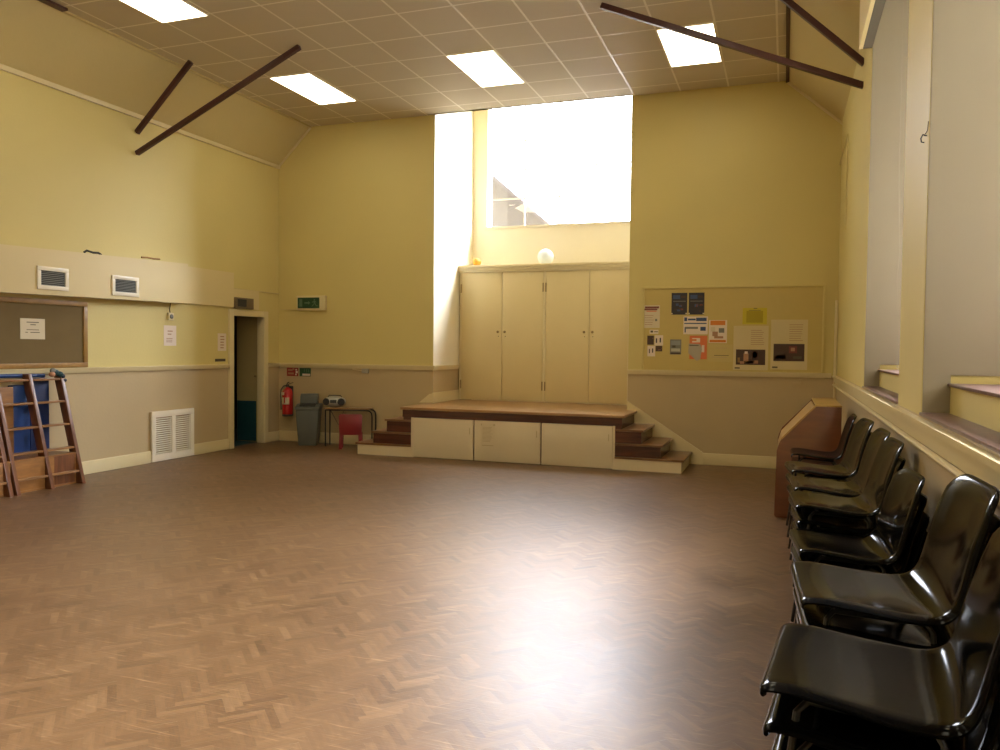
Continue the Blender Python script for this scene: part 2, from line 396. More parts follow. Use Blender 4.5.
# stringer boards beside the stage steps
t = MB(); t.poly([(RR-.0, YB-.025, .60), (RR-.0, YB-.025, .83), (-1.02, YB-.025, .165), (-1.02, YB-.025, .0), (-1.5, YB-.025, .0)], (0, .024, 0), M['cream'])
t.poly([(-5.235, YB-.025, ST+.003), (RL, YB-.025, ST+.003), (RL, YB-.025, .845), (RL-.05, YB-.025, .835)], (0, .024, 0), M['cream'])
t.box(RL, RL+.022, YB-.025, 12.03, ST+.002, .855, M['cream']); struct(t.build('trim_12'))
# boxing in the far right corner
t = MB(); t.box(.585, XR-.002, YB-.12, YB-.045, 0, 2.19, M['cream'], .008); struct(t.build('trim_13'))
# narrow loose strip along the ceiling edge
t = MB(); t.poly([(CL+.02, 5.6, ZC-.035), (CL+.10, 5.6, ZC-.035), (CL+.10, 5.6, ZC-.01), (CL+.02, 5.6, ZC-.01)], (0, .79, 0), M['brace']); struct(t.build('trim_14'))

# sills of the window bays (tile ledges, two steps)
t = MB()
for a, b in WIN[:3]:
    t.box(XR-.012, XR+.118, a+.012, b-.012, 1.247, 1.262, M['sill'], .004)
    t.box(XR+.105, XR+D-.02, a+.012, b-.012, 1.387, 1.402, M['sill'], .004)
struct(t.build('trim_15'))

# windows
def window_right(i, a, b):
    f = MB(); x0, x1 = XR+D-.02, XR+D+.05; z0, z1 = 1.45, 4.02
    nv = 4; s = .025
    f.box(x0, x1, a, b, z0, z0+.06, M['white']); f.box(x0, x1, a, b, z1-.06, z1, M['white'])
    for k in range(nv+1):
        y = a+.03+(b-a-.06)*k/nv; f.box(x0, x1, y-s, y+s, z0+.06, z1-.06, M['white'])
    for z in (2.3, 3.15): f.box(x0+.005, x1-.005, a, b, z-.02, z+.02, M['white'])
    o = struct(f.build('window_%d' % i))
    g = MB(); g.box(x0+.03, x0+.036, a+.02, b-.02, z0+.03, z1-.03, M['glass']); g.build('pane', None, o)
for i, (a, b) in enumerate(WIN): window_right(i+1, a, b)
f = MB()
xs = [-4.76, -4.13, -3.53, -2.93, -2.33]; zs = [3.57, 4.035, 4.51, 4.98, 5.72]
for x in xs: f.box(x-.009, x+.009, RY+.06, RY+.10, 3.57, 5.72, M['white'])
for z in zs: f.box(-4.76, -2.33, RY+.062, RY+.098, z-.009, z+.009, M['white'])
f.box(-4.80, -2.30, RY-.03, RY+.06, 3.53, 3.57, M['white'])
o = struct(f.build('window_5')); g = MB(); g.box(-4.74, -2.35, RY+.08, RY+.086, 3.58, 5.71, M['glass']); g.build('pane', None, o)

# doorway
f = MB()
T = .10
f.box(XL-T-.01, XL+.03, DY0-.09, DY0+.012, 0, DZ+.08, M['cream'], .006); f.box(XL-T-.01, XL+.03, DY1-.012, DY1+.09, 0, DZ+.08, M['cream'], .006)
f.box(XL-T-.01, XL+.03, DY0+.012, DY1-.012, DZ-.012, DZ+.08, M['cream'], .006)
dr = struct(f.build('door_1'))
# open leaf, swung into the passage; its lower part is dark teal
f = MB(); LX = XL-T
f.box(LX-.42, LX-.02, 10.66, 10.70, .01, 1.98, M['hall']); leaf = f.build('door_leaf', None, dr)
f = MB(); f.box(LX-.41, LX-.05, 10.654, 10.661, .02, .66, M['teal']); f.build('kick_panel', None, dr)
f = MB(); f.ball((LX-.05, 10.63, 1.06), .02, m=M['brass'], seg=12); f.tube([(LX-.05, 10.66, 1.06), (LX-.05, 10.63, 1.06)], .008, 8, M['brass']); f.build('door_knob', None, dr)
# passage behind the doorway
p = MB()
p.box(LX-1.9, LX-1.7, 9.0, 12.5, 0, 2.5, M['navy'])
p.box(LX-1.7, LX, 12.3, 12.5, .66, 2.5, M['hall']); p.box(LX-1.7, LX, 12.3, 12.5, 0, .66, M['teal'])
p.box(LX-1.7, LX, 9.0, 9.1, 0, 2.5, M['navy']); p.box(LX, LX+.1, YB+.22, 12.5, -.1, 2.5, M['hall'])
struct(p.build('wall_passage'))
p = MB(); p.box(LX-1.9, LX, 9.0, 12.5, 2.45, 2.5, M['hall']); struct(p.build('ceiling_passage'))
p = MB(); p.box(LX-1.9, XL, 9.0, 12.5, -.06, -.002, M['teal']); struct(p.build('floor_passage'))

# panels above the doorway, painted like the wall
t = MB(); t.box(XL+.001, XL+.035, 8.86, DY0-.0, 2.112, 2.62, M['panel']); t.box(XL+.001, XL+.022, DY0, 10.5, 2.10, 2.385, M['panel']); t.tube([(XL+.012, 9.46, 2.392), (XL+.012, YB-.01, 2.385)], .010, 6, M['slope'])
struct(t.build('trim_16'))

# ------------------------------------------------------------ ceiling lights
lights = [(-6.405, 5.80), (-6.383, 8.86), (-3.883, 8.85), (-1.392, 8.85)]+[(x, y) for y in (5.80, 2.70, -.41, -3.52) for x in (-6.40, -3.89, -1.40) if (x, y) != (-6.40, 5.80)]
where = ['nearest the left wall, the one closest to the camera', 'left of the roof brace end, nearest the far left corner', 'in front of the bright stage window',
         'partly crossed by the long brace on the window side', ]+['over the middle, in the second row from the stage', 'over the window side, in the second row from the stage']+['%s, in the %s row from the stage' % (c_, r_) for r_ in ('third', 'fourth', 'fifth') for c_ in ('over the left side', 'over the middle', 'over the window side')]
def ceiling_light():
    t = thing('ceiling_light', 'x', 'ceiling light', group=None)
    f = MB(); s = .006
    for b in ((0, .6, 0, s), (0, .6, 1.2-s, 1.2), (0, s, s, 1.2-s), (.6-s, .6, s, 1.2-s)): f.box(*b, -.012, -.001, M['white'])
    f.build('frame', None, t)
    f = MB(); f.box(s, .6-s, s, 1.2-s, -.009, -.001, M['lamp']); f.build('diffuser', None, t)
    return t
def copy_thing(r, name=None):
    n = r.copy(); C.objects.link(n)
    for ch in r.children:
        k = ch.copy(); C.objects.link(k); k.parent = n
        for g in ch.children:
            q = g.copy(); C.objects.link(q); q.parent = k
    return n
cl0 = ceiling_light()
for i, (x, y) in enumerate(lights):
    o = cl0 if i == 0 else copy_thing(cl0)
    o.location = (x, y, ZC); o['label'] = 'lit rectangular ceiling panel light, '+where[i]; o['group'] = 'ceiling panel lights'

# ------------------------------------------------------------ roof braces
def brace(a, b, label):
    a, b = Vector(a), Vector(b); t = (b-a).normalized()
    m = MB(); u = Vector((0, 1, 0)); v = t.cross(u).normalized(); h = .027
    cs = [(1, 1), (-1, 1), (-1, -1), (1, -1)]
    m.poly([a+u*h*p+v*h*q for p, q in cs], b-a, M['brace'], .003)
    r = m.build('roof_brace'); tag(r, label, 'roof brace', 'steel roof braces')
    return r
by = 8.03
brace((XL+.01, by, 4.215), (-6.92, by, ZC-.02), 'short dark red steel brace from the left wall up to the ceiling')
brace((XL+.01, by, 3.955), (-5.37, by, ZC-.02), 'long dark red steel brace rising from the left wall to the ceiling')
brace((XR+.005, by, 4.165), (-.25, by, ZC-.02), 'steep dark red steel brace meeting the wall on the window side')
brace((XR+.005, by, 3.965), (-1.82, by, ZC-.02), 'long dark red steel brace crossing in front of a ceiling light')

# ------------------------------------------------------------ stage
st = thing('stage', 'raised wooden stage with cream panelled front and dark steps at both sides', 'stage', ((RL+RR)/2, 10.6, 0))
inv = Matrix.Translation(-Vector(st.location))
YS = 10.10
def sp(mb, name, label=None):
    mb.bm.transform(inv); o = mb.build(name, None, st)
    if label: o['label'] = label
    return o
X0, X1 = -4.92, -2.03
b = MB(); b.poly([(-5.08, YS-.02, .665), (-1.91, YS-.02, .665), (-1.91, YB-.03, .665), (RR-.005, YB-.03, .665), (RR-.005, 12.02, .665), (RL+.005, 12.02, .665), (RL+.005, YB-.03, .665), (-5.08, YB-.03, .665)], (0, 0, .035), M['stagetop'], .004); sp(b, 'platform_top')
b = MB(); b.box(-5.05, -1.94, YS-.006, YS+.03, .562, .665, M['darkwood']); sp(b, 'fascia')
b = MB(); b.box(X0, X1, YS+.03, YB-.03, 0, .66, M['darkwood']); b.box(X0+.0, X0+.03, YS, YS+.03, 0, .562, M['stage_white']); b.box(X1-.03, X1, YS, YS+.03, 0, .562, M['stage_white']); sp(b, 'base')
for x0, x1 in ((X0+.034, -3.985), (-3.965, -3.03), (-3.01, X1-.034)):
    b = MB(); b.box(x0, x1, YS-.004, YS+.03, .008, .556, M['stage_white'], .003); pn = sp(b, 'front_panel', 'cream removable panel')
    b = MB(); b.box(x1-.055, x1-.043, YS-.0055, YS-.003, .36, .45, M['tan']); b.bm.transform(inv); b.build('finger_slot', None, pn)
for s, xe in ((-1, X0), (1, X1)):
    ends = ((-5.33, -5.545, -5.80), (-1.665, -1.42, -1.16))[s > 0]
    for k, (z, xo) in enumerate(zip((.522, .343, .17), ends)):
        # white lowest riser/front, dark upper ones
        lo, hi = sorted((xe, xo)); zb = (.345, .172, 0)[k]
        y1 = YB-.03
        b = MB(); b.box(lo if s > 0 else lo+.03, hi-.03 if s > 0 else hi, YS+.0, y1, zb, z-.028, M['stage_white'] if k == 2 else M['darkwood']); sp(b, 'riser')
        b = MB(); b.box(lo, hi, YS-.015, y1, z-.028, z, M['tread'], .004); sp(b, 'tread')
for q0, q1 in ((-5.04, X0), (X1, -1.95)):
    b = MB(); b.box(q0, q1, YS, YB-.03, .522, .66, M['darkwood']); sp(b, 'riser')
# paper notice on stage front
def notice(name, label, cat, plane, rect, base, marks=(), group=None, d=.002):
    """plane ('y', v, s): sheet on the plane y=v standing out by s*d; rect a0,a1,z0,z1; marks: (u0,u1,v0,v1,mat) in 0..1"""
    ax, v, s = plane; a0, a1, z0, z1 = rect
    m = MB()
    def put(p0, p1, q0, q1, t0, t1, mt):
        lo, hi = sorted((v+s*t0, v+s*t1))
        if ax == 'y': m.box(p0, p1, lo, hi, q0, q1, mt)
        else: m.box(lo, hi, p0, p1, q0, q1, mt)
    put(a0, a1, z0, z1, .0004, d, base)
    for i, (u0, u1, v0, v1, mt) in enumerate(marks):
        put(a0+(a1-a0)*u0, a0+(a1-a0)*u1, z0+(z1-z0)*v0, z0+(z1-z0)*v1, d*.9, d+.0006+.0004*(i % 3), mt)
    o = m.build(name); tag(o, label, cat, group); return o
def lines(u0, u1, v0, v1, n, mt=None, f=.35):
    mt = mt or M['ink']; r = []
    for i in range(n):
        v = v1-(v1-v0)*(i+.5)/n; h = (v1-v0)/n*f/2; r.append((u0, u0+(u1-u0)*random.uniform(.75, 1), v-h, v+h, mt))
    return r
notice('paper_notice', 'typed paper sheet taped to the middle panel of the stage front', 'notice', ('y', YS-.004, -1), (-3.87, -3.665, .205, .525), M['stage_white'], lines(.12, .85, .2, .85, 12, M['tan'])+[(.1, .9, .04, .07, M['tan']), (.0, .08, .9, .97, M['tan']), (.88, 1, .9, .97, M['tan'])])

# ------------------------------------------------------------ cupboard at the back of the stage
cb = thing('cupboard', 'tall cream cupboard with four plain doors at the back of the stage', 'cupboard', (-3.56, 12.33, ST))
inv2 = Matrix.Translation(-Vector(cb.location))
def cp(mb, name, par=cb):
    mb.bm.transform(inv2); return mb.build(name, None, par)
YC = 12.06
b = MB(); b.box(-5.0, RR-.005, YC, RY-.005, ST+.002, 2.79, M['cream']); b.box(-5.0, -4.972, YC-.03, YC, ST+.002, 2.79, M['cream']); b.box(-3.585, -3.548, YC-.03, YC, ST+.002, 2.79, M['cream']); b.box(-2.15, RR-.005, YC-.03, YC, ST+.002, 2.79, M['cream']); cp(b, 'carcass')
b = MB(); b.box(-5.015, RR-.005, YC-.06, RY-.005, 2.79, 2.825, M['cream'], .006); b.box(-5.015, RR-.005, YC-.045, YC-.03, 2.755, 2.79, M['cream']); b.box(-5.015, RR-.005, YC-.075, RY-.005, 2.825, 2.868, M['cream'], .008); cp(b, 'top_ledge')
for x0, x1, hinge, kn in ((-4.969, -4.272, -4.972, -4.33), (-4.266, -3.588, -3.59, -4.215), (-3.545, -2.848, -3.545, -2.92), (-2.842, -2.153, -2.15, -2.79)):
    b = MB(); b.box(x0, x1, YC-.028, YC-.004, ST+.012, 2.75, M['panel'], .003); d = cp(b, 'cupboard_door')
    b = MB(); b.lathe([(.006, 0), (.008, .01), (.020, .022), (.020, .03), (.010, .036)], (0, 0, 0), 14, M['brass'], Matrix.Translation((kn, YC-.028, 1.80)) @ Matrix.Rotation(PI/2, 4, 'X')); cp(b, 'door_knob', d); b = MB(); b.ball((kn+.004, YC-.029, 1.73), .007, m=M['dark'], seg=8); cp(b, 'keyhole', d)
    for z in (2.50, .95):
        b = MB(); b.box(hinge-.009, hinge+.009, YC-.036, YC-.028, z-.07, z+.07, M['brass']); b.tube([(hinge, YC-.036, z-.07), (hinge, YC-.036, z+.07)], .006, 8, M['brass']); cp(b, 'hinge', d)
# balls on top of it
b = MB(); b.ball((0, 0, .062), .07, (1, 1, .9), M['orangeb']); o = b.build('ball'); o.location = (-4.74, 12.12, 2.868); tag(o, 'small orange ball lying on top of the tall cupboard', 'ball')
b = MB(); b.ball((0, 0, .13), .13, (1, 1, 1), M['whiteb']); b.lathe([(.004, -.012), (.012, -.006), (.005, .006)], (0, -.0, .0), 8, M['whiteb'], Matrix.Translation((0, -.125, .10)) @ Matrix.Rotation(1.3, 4, 'X')); o = b.build('balloon'); o.location = (-3.63, 12.28, 2.868); tag(o, 'pale blue white balloon resting on top of the tall cupboard', 'balloon')

# ------------------------------------------------------------ left wall: duct box, grilles, notice board
DX = -7.64
b = MB(); b.poly([(XL+.001, 3.6, 2.06), (XL+.001, 3.6, 2.52), (DX, 3.6, 2.52), (DX, 3.6, 2.06)], (0, .001, 0), M['panel'])
b.bm.clear(); b.mats = []
v = [Vector(p) for p in ((XL+.001, 3.4, 2.035), (DX, 3.4, 2.035), (DX, 3.4, 2.49), (XL+.001, 3.4, 2.49), (XL+.001, 8.80, 2.105), (DX, 8.80, 2.105), (DX, 8.80, 2.64), (XL+.001, 8.80, 2.64))]
vv = [b.bm.verts.new(p) for p in v]
for f in ((0, 1, 2, 3), (7, 6, 5, 4), (0, 4, 5, 1), (1, 5, 6, 2), (2, 6, 7, 3), (3, 7, 4, 0)): b.bm.faces.new([vv[i] for i in f])
bmesh.ops.recalc_face_normals(b.bm, faces=b.bm.faces[:]); b.mi(M['panel'])
tag(b.build('duct_boxing'), 'long cream boxed duct along the left wall above the notice board', 'duct')
def grille(y0, y1, z0, z1, label):
    t = thing('air_vent', label, 'air vent', (DX, (y0+y1)/2, (z0+z1)/2), group='louvred vents on the boxed duct')
    a, h = (y1-y0)/2, (z1-z0)/2; s = .045
    f = MB()
    for q in ((-a, a, -h, -h+s), (-a, a, h-s, h), (-a, -a+s, -h+s, h-s), (a-s, a, -h+s, h-s)): f.box(.0005, .016, q[0], q[1], q[2], q[3], M['white'], .003)
    f.build('frame', None, t)
    f = MB(); f.box(.0005, .003, -a+s, a-s, -h+s, h-s, M['dark']); f.build('backing', None, t)
    f = MB(); n = 8
    for i in range(n):
        z = -h+s+(2*h-2*s)*(i+.5)/n
        f.poly([(.004, -a+s, z-.002), (.013, -a+s, z-.010), (.013, -a+s, z-.007), (.004, -a+s, z+.001)], (0, 2*a-2*s, 0), M['greyp'])
    f.build('louvre', None, t)
grille(6.47, 6.87, 2.135, 2.385, 'white framed louvred vent on the boxed duct, above the olive notice board')
grille(7.49, 7.91, 2.135, 2.375, 'white framed louvred vent on the boxed duct, beyond the notice board end')
o = MB(); o.tube([(-7.69, 7.14, 2.605), (-7.68, 7.17, 2.63), (-7.67, 7.25, 2.615), (-7.67, 7.33, 2.62), (-7.66, 7.36, 2.60)], .013, 8, M['dark']); tag(o.build('bent_wire'), 'short dark bent wire lying on top of the boxed duct', 'wire')
o = MB(); o.tube([(-7.69, 8.02, 2.645), (-7.68, 8.1, 2.652), (-7.68, 8.22, 2.648), (-7.69, 8.33, 2.655)], .012, 8, M['framewood']); tag(o.build('wooden_stick'), 'thin brown stick lying on top of the boxed duct near its end', 'stick')
nb = thing('notice_board', 'olive felt notice board with orange wooden frame on the left wall', 'notice board', (XL, 5.9, 1.66))
def fr(t, y0, y1, z0, z1, s, dep, fm, bm_):
    f = MB(); f.box(.0005, .012, y0+s, y1-s, z0+s, z1-s, bm_); f.build('board', None, t)
    f = MB()
    for q in ((y0, y1, z0, z0+s), (y0, y1, z1-s, z1), (y0, y0+s, z0+s, z1-s), (y1-s, y1, z0+s, z1-s)): f.box(.0005, dep, q[0], q[1], q[2], q[3], fm, .003)
    f.build('frame', None, t)
fr(nb, -1.35, 1.34, -.39, .375, .055, .028, M['framewood'], M['cork'])
notice('paper_notice', 'white card pinned on the olive notice board', 'notice', ('x', XL+.0125, 1), (6.365, 6.67, 1.59, 1.815), M['paper'], [(.25, .75, .80, .84, M['ink']), (.4, .62, .68, .72, M['ink']), (.25, .75, .44, .47, M['ink']), (.2, .3, .31, .345, M['ink']), (.4, .78, .31, .345, M['ink'])], d=.004)
notice('paper_notice', 'tall pale paper under the thermostat on the left wall', 'notice', ('x', XL, 1), (8.49, 8.72, 1.53, 1.80), M['lilac'], lines(.2, .8, .15, .4, 3, M['skin'])+[(.3, .7, .7, .75, M['skin']), (.3, .6, .55, .6, M['skin'])])
notice('paper_notice', 'pale paper sheet on the wall just beside the door frame', 'notice', ('x', XL, 1), (9.56, 9.745, 1.46, 1.715), M['lilac'], lines(.3, .8, .1, .9, 5, M['skin']))
notice('name_plate', 'small dark lettered strip above the chair rail beside the doorway', 'plate', ('x', XL, 1), (9.50, 9.73, 1.305, 1.345), M['ink'], [(.08, .9, .42, .58, M['brownp'])])
t = thing('thermostat', 'small thermostat with a wire rising to the boxed duct', 'thermostat', (XL, 8.6, 1.92))
f = MB(); f.box(.001, .03, -.05, .05, -.05, .05, M['cream'], .008); f.build('housing', None, t); f = MB(); f.tube([(.006, 0, .05), (.006, -.005, .1), (.006, .01, .18)], .005, 6, M['dark']); f.build('wire', None, t)
f = MB(); f.lathe([(.03, 0), (.03, .008), (.022, .012)], (0, 0, 0), 16, M['greyp'], Matrix.Translation((.03, 0, 0)) @ Matrix.Rotation(PI/2, 4, 'Y')); f.build('dial', None, t)
# louvred panel low on the left wall
lp = thing('louvred_panel', 'white double louvred ventilation panel at the foot of the left wall', 'ventilation panel', (XL, 8.64, 0))
f = MB(); y0, y1 = -.40, .385
for q in ((y0, y1, .005, .10), (y0, y1, .585, .665), (y0, y0+.07, .10, .585), (y1-.07, y1, .10, .585), (-.04, .03, .10, .585)): f.box(.001, .035, *q, M['white'], .003)
f.box(.001, .006, y0, y1, .01, .66, M['framewood']); f.build('frame', None, lp)
for a0, a1 in ((y0+.07, -.04), (.03, y1-.07)):
    f = MB()
    for i in range(17):
        z = .112+i*.0280; f.poly([(.010, a0, z+.008), (.03, a0, z-.004), (.03, a0, z+.0), (.010, a0, z+.012)], (0, a1-a0, 0), M['white'])
    f.build('louvre', None, lp)
# box above door
t = thing('door_speaker', 'small brown box with a dark front above the open doorway', 'box', (XL, 10.09, 2.18))
f = MB(); f.box(.024, .075, -.21, .21, -.085, .08, simple('brown_grey_case', (.15, .105, .055), .5), .006); f.build('housing', None, t)
f = MB(); f.box(.0745, .078, -.17, .03, -.055, .055, M['dark']); f.build('front_grille', None, t)

# ------------------------------------------------------------ back wall left: exit sign, signs, extinguisher
ex = thing('exit_sign', 'green emergency exit sign with running figure and arrow, high on the back wall', 'exit sign', (-7.13, YB, 2.23))
f = MB(); f.box(-.26, .26, -.07, -.001, -.115, .115, M['cream'], .006); f.build('housing', None, ex)
f = MB(); f.box(-.235, .165, -.073, -.0705, -.085, .085, M['green']); f.build('sign_face', None, ex)
pale = simple('pale_green_print', (.10, .17, .10), .5)
f = MB(); y = -.0735; dd = (0, -.0008, 0)
f.poly([(-.205, y, -.06), (-.15, y, -.06), (-.15, y, .06), (-.205, y, .06)], dd, pale)       # door
f.poly([(-.11, y, -.012), (-.04, y, -.012), (-.04, y, -.03), (.0, y, .0), (-.04, y, .03), (-.04, y, .012), (-.11, y, .012)], dd, pale)   # arrow
f.lathe([(.001, 0), (.013, .0002), (.013, .0008), (.001, .001)], (0, 0, 0), 12, pale, Matrix.Translation((.075, y, .048)) @ Matrix.Rotation(PI/2, 4, 'X'))
f.poly([(.05, y, .03), (.085, y, .032), (.092, y, -.005), (.065, y, -.012)], dd, pale)
f.poly([(.05, y, .03), (.03, y, .005), (.036, y, 0), (.058, y, .02)], dd, pale); f.poly([(.085, y, .032), (.115, y, .01), (.11, y, .004), (.083, y, .02)], dd, pale)
f.poly([(.066, y, -.01), (.078, y, -.012), (.058, y, -.035), (.03, y, -.062), (.022, y, -.056), (.045, y, -.03)], dd, pale)
f.poly([(.078, y, -.01), (.092, y, -.006), (.105, y, -.035), (.135, y, -.045), (.132, y, -.055), (.098, y, -.045)], dd, pale)
f.build('pictogram', None, ex)
f = MB(); f.tube([(-.26, -.02, -.1), (-.4, -.012, -.105), (-.60, -.012, -.10)], .006, 6, M['slope']); f.build('cable', None, ex)
notice('safety_sign', 'red fire extinguisher sign with white figure and lettering under the chair rail', 'sign', ('y', YB, -1), (-7.615, -7.40, 1.055, 1.19), M['signred'], [(.1, .5, .62, .82, M['skin']), (.1, .62, .2, .42, M['skin']), (.5, .66, .72, .95, M['skin']), (.74, .86, .1, .3, M['lilac']), (.78, .96, .35, .62, M['lilac']), (.76, .9, .68, .85, M['lilac'])], d=.004)
notice('safety_sign', 'dark green safety sign beside the red one under the chair rail', 'sign', ('y', YB, -1), (-7.375, -7.165, 1.055, 1.19), M['green'], [(.25, .95, .08, .32, M['lilac']), (.4, .45, .5, .9, pale), (.6, .65, .5, .9, pale), (.78, .83, .5, .85, pale)], d=.004)
fe = thing('fire_extinguisher', 'red fire extinguisher with black hose hung on the wall by the bin', 'fire extinguisher', (-7.53, YB-.105, .415))
f = MB(); f.lathe([(.07, 0), (.082, .01), (.084, .05), (.084, .36), (.078, .40), (.05, .44), (.025, .455), (.02, .47)], n=28, m=M['redpaint']); f.build('cylinder', None, fe)
f = MB(); f.lathe([(.072, -.004), (.086, .0), (.087, .03), (.0855, .032)], n=28, m=M['dark']); f.build('base_ring', None, fe)
f = MB()
for k in range(-3, 4):
    a0 = -PI/2+k*.26-.12
    a1 = a0+.24; r0 = .0855
    f.poly([(r0*math.cos(a0), r0*math.sin(a0), .20), (r0*math.cos(a1), r0*math.sin(a1), .20), (r0*math.cos(a1), r0*math.sin(a1), .30), (r0*math.cos(a0), r0*math.sin(a0), .30)], (0, 0, .0001), M['paper']) if False else f.poly([(r0*math.cos(a0), r0*math.sin(a0), .19), (r0*math.cos(a1), r0*math.sin(a1), .19), (r0*1.01*math.cos(a1), r0*1.01*math.sin(a1), .19), (r0*1.01*math.cos(a0), r0*1.01*math.sin(a0), .19)], (0, 0, .11 if k != 0 else .02), M['paper'])
f.box(-.06, -.01, -.088, -.08, .34, .385, M['paper']); f.build('label_band', None, fe)
f = MB(); f.lathe([(.02, .465), (.026, .47), (.026, .50), (.018, .505)], n=16, m=M['dark']); f.poly([(-.012, -.012, .50), (-.012, .012, .50), (.10, .012, .535), (.10, -.012, .535)], (0, 0, .008), M['dark']); f.poly([(-.012, -.012, .485), (-.012, .012, .485), (.09, .012, .475), (.09, -.012, .475)], (0, 0, .007), M['dark']); f.tube([(-.02, 0, .5), (0, 0, .535), (.03, 0, .545)], .008, 8, M['dark']); f.build('valve_handle', None, fe)
f = MB(); f.tube([(-.02, 0, .49), (-.07, -.01, .48), (-.115, -.015, .42), (-.12, -.02, .33), (-.105, -.03, .24), (-.09, -.05, .17), (-.085, -.055, .10)], .011, 8, M['dark']); f.build('hose', None, fe)
f = MB(); f.box(-.03, .03, .06, .104, .25, .48, M['dark']); f.build('wall_bracket', None, fe)
# bin
bn = thing('waste_bin', 'grey plastic swing top waste bin standing by the fire extinguisher', 'bin', (-6.99, 10.72, 0), rz=.42)
def tapered(b0, b1, z0, z1, m, mb, bev=.02):
    (ax, ay), (bx, by_) = b0, b1
    before = set(mb.bm.faces)
    lo = [mb.bm.verts.new(p) for p in ((-ax, -ay, z0), (ax, -ay, z0), (ax, ay, z0), (-ax, ay, z0))]
    hi = [mb.bm.verts.new(p) for p in ((-bx, -by_, z1), (bx, -by_, z1), (bx, by_, z1), (-bx, by_, z1))]
    fs = [mb.bm.faces.new(lo), mb.bm.faces.new(hi)]+[mb.bm.faces.new((lo[i], lo[(i+1) % 4], hi[(i+1) % 4], hi[i])) for i in range(4)]
    bmesh.ops.recalc_face_normals(mb.bm, faces=fs)
    if bev: bmesh.ops.bevel(mb.bm, geom=list({e for v in lo+hi for e in v.link_edges}), offset=bev, segments=3, profile=.5, affect='EDGES')
    mb._fin([q for q in mb.bm.faces if q not in before], m)
f = MB(); tapered((.14, .135), (.18, .178), 0, .56, M['grey'], f); f.build('bin_body', None, bn)
f = MB(); pts = [(-.187, -.188, .56), (-.187, -.188, .60), (-.187, .0, .64), (-.187, .188, .64), (-.187, .188, .56)]
f.poly(pts, (.374, 0, 0), M['grey'], .012); f.build('rim', None, bn)
f = MB(); f.poly([(-.135, -.02, .63), (-.135, .01, .76), (-.135, .05, .80), (-.135, .12, .80), (-.135, .165, .76), (-.135, .175, .63)], (.27, 0, 0), M['greylid'], .015); f.build('hood', None, bn)
f = MB(); f.poly([(-.12, -.16, .612), (-.12, -.02, .645), (-.12, -.03, .655), (-.12, -.165, .625)], (.24, 0, 0), M['dark'], .003); f.build('shadowed_opening', None, bn)  # dark slab stands for the shade in the opening under the hood
# low table with radio and red chair
tb = thing('low_table', 'low wooden topped table with dark tubular legs standing by the steps', 'table', (-6.62, 10.60, 0), rz=.24)
TW, TD, TZ = .73, .26, .60
f = MB(); f.box(-.02, TW-.05, -.01, TD, TZ-.02, TZ, M['stagetop'], .004); f.build('tabletop', None, tb)
for yy in (.012, TD-.03):
    f = MB(); f.tube([(0, yy, TZ-.032), (0, yy, .008)], .011, 10, M['blacktube']); f.build('leg', None, tb)
    f = MB(); f.tube([(0, yy, TZ-.033), (TW-.09, yy, TZ-.033), (TW-.04, yy, TZ-.04), (TW-.01, yy, TZ-.07), (TW, yy, TZ-.12), (TW, yy, .008)], .011, 10, M['blacktube']); f.build('leg', None, tb)
f = MB(); f.tube([(.08, .02, TZ-.04), (.2, .03, .34), (.28, .05, TZ-.04)], .006, 8, M['blacktube']); f.build('brace_rod', None, tb)
rd = thing('portable_radio', 'silver rounded portable radio cassette player on the low table', 'radio', (-6.55, 10.76, TZ), rz=.3)
f = MB()
prof = [(.02, .005), (.05, .0), (.10, .0), (.125, .03), (.13, .075), (.12, .12), (.09, .15), (.05, .165), (.0, .17)]
f.ball((0, 0, .088), .1, (1.75, .95, .88), M['silver'], 28); f.build('body', None, rd)
for s in (-1, 1):
    f = MB(); f.lathe([(.055, 0), (.056, .006), (.045, .012), (.02, .008)], (0, 0, 0), 20, M['dark'], Matrix.Translation((s*.115, -.072, .09)) @ Matrix.Rotation(PI/2, 4, 'X') @ Matrix.Rotation(s*.25, 4, 'Y')); f.build('loudspeaker', None, rd)
f = MB(); f.box(-.05, .05, -.1, -.085, .07, .12, M['dark'], .005); f.build('cassette_door', None, rd)
f = MB(); f.tube([(-.11, 0, .15), (-.09, 0, .185), (.09, 0, .185), (.11, 0, .15)], .007, 8, M['dark']); f.build('carry_handle', None, rd)
rc = thing('child_chair', 'small red plastic child chair tucked under the low table', 'chair', (-6.12, 10.50, 0), rz=.45)
f = MB(); f.poly([(-.165, -.015, .215), (.165, -.015, .215), (.175, -.015, .50), (.155, -.015, .53), (-.155, -.015, .53), (-.175, -.015, .50)], (0, .022, 0), M['redp'], .006); f.build('backrest', None, rc)
f = MB(); f.box(-.15, .15, .009, .23, .225, .25, M['redp'], .006); f.build('seat', None, rc)
for sx in (-1, 1):
    for y0 in (-.008, .20):
        f = MB(); f.poly([(sx*.175, y0-.006, 0), (sx*.125, y0-.006, 0), (sx*.115, y0-.006, .235), (sx*.165, y0-.006, .235)], (0, .026, 0), M['redp'], .004); f.build('leg', None, rc)
# small sockets on back wall
t = thing('wall_socket', 'small metal socket with a cable just under the chair rail, above the low table', 'socket', (-6.17, YB, 1.165))
f = MB(); f.box(-.055, .055, -.035, -.001, -.035, .035, M['silver'], .006); f.build('socket_plate', None, t); f = MB(); f.tube([(-.05, -.02, 0), (-.12, -.03, .01), (-.22, -.02, .022)], .008, 8, M['cream']); f.build('cable', None, t)
t = MB(); t.box(.10, .195, YB-.02, YB-.001, 1.09, 1.165, M['tan'], .003); tag(t.build('blank_socket_plate'), 'tan painted blanking plate under the rail by the sloping cabinet', 'plate')

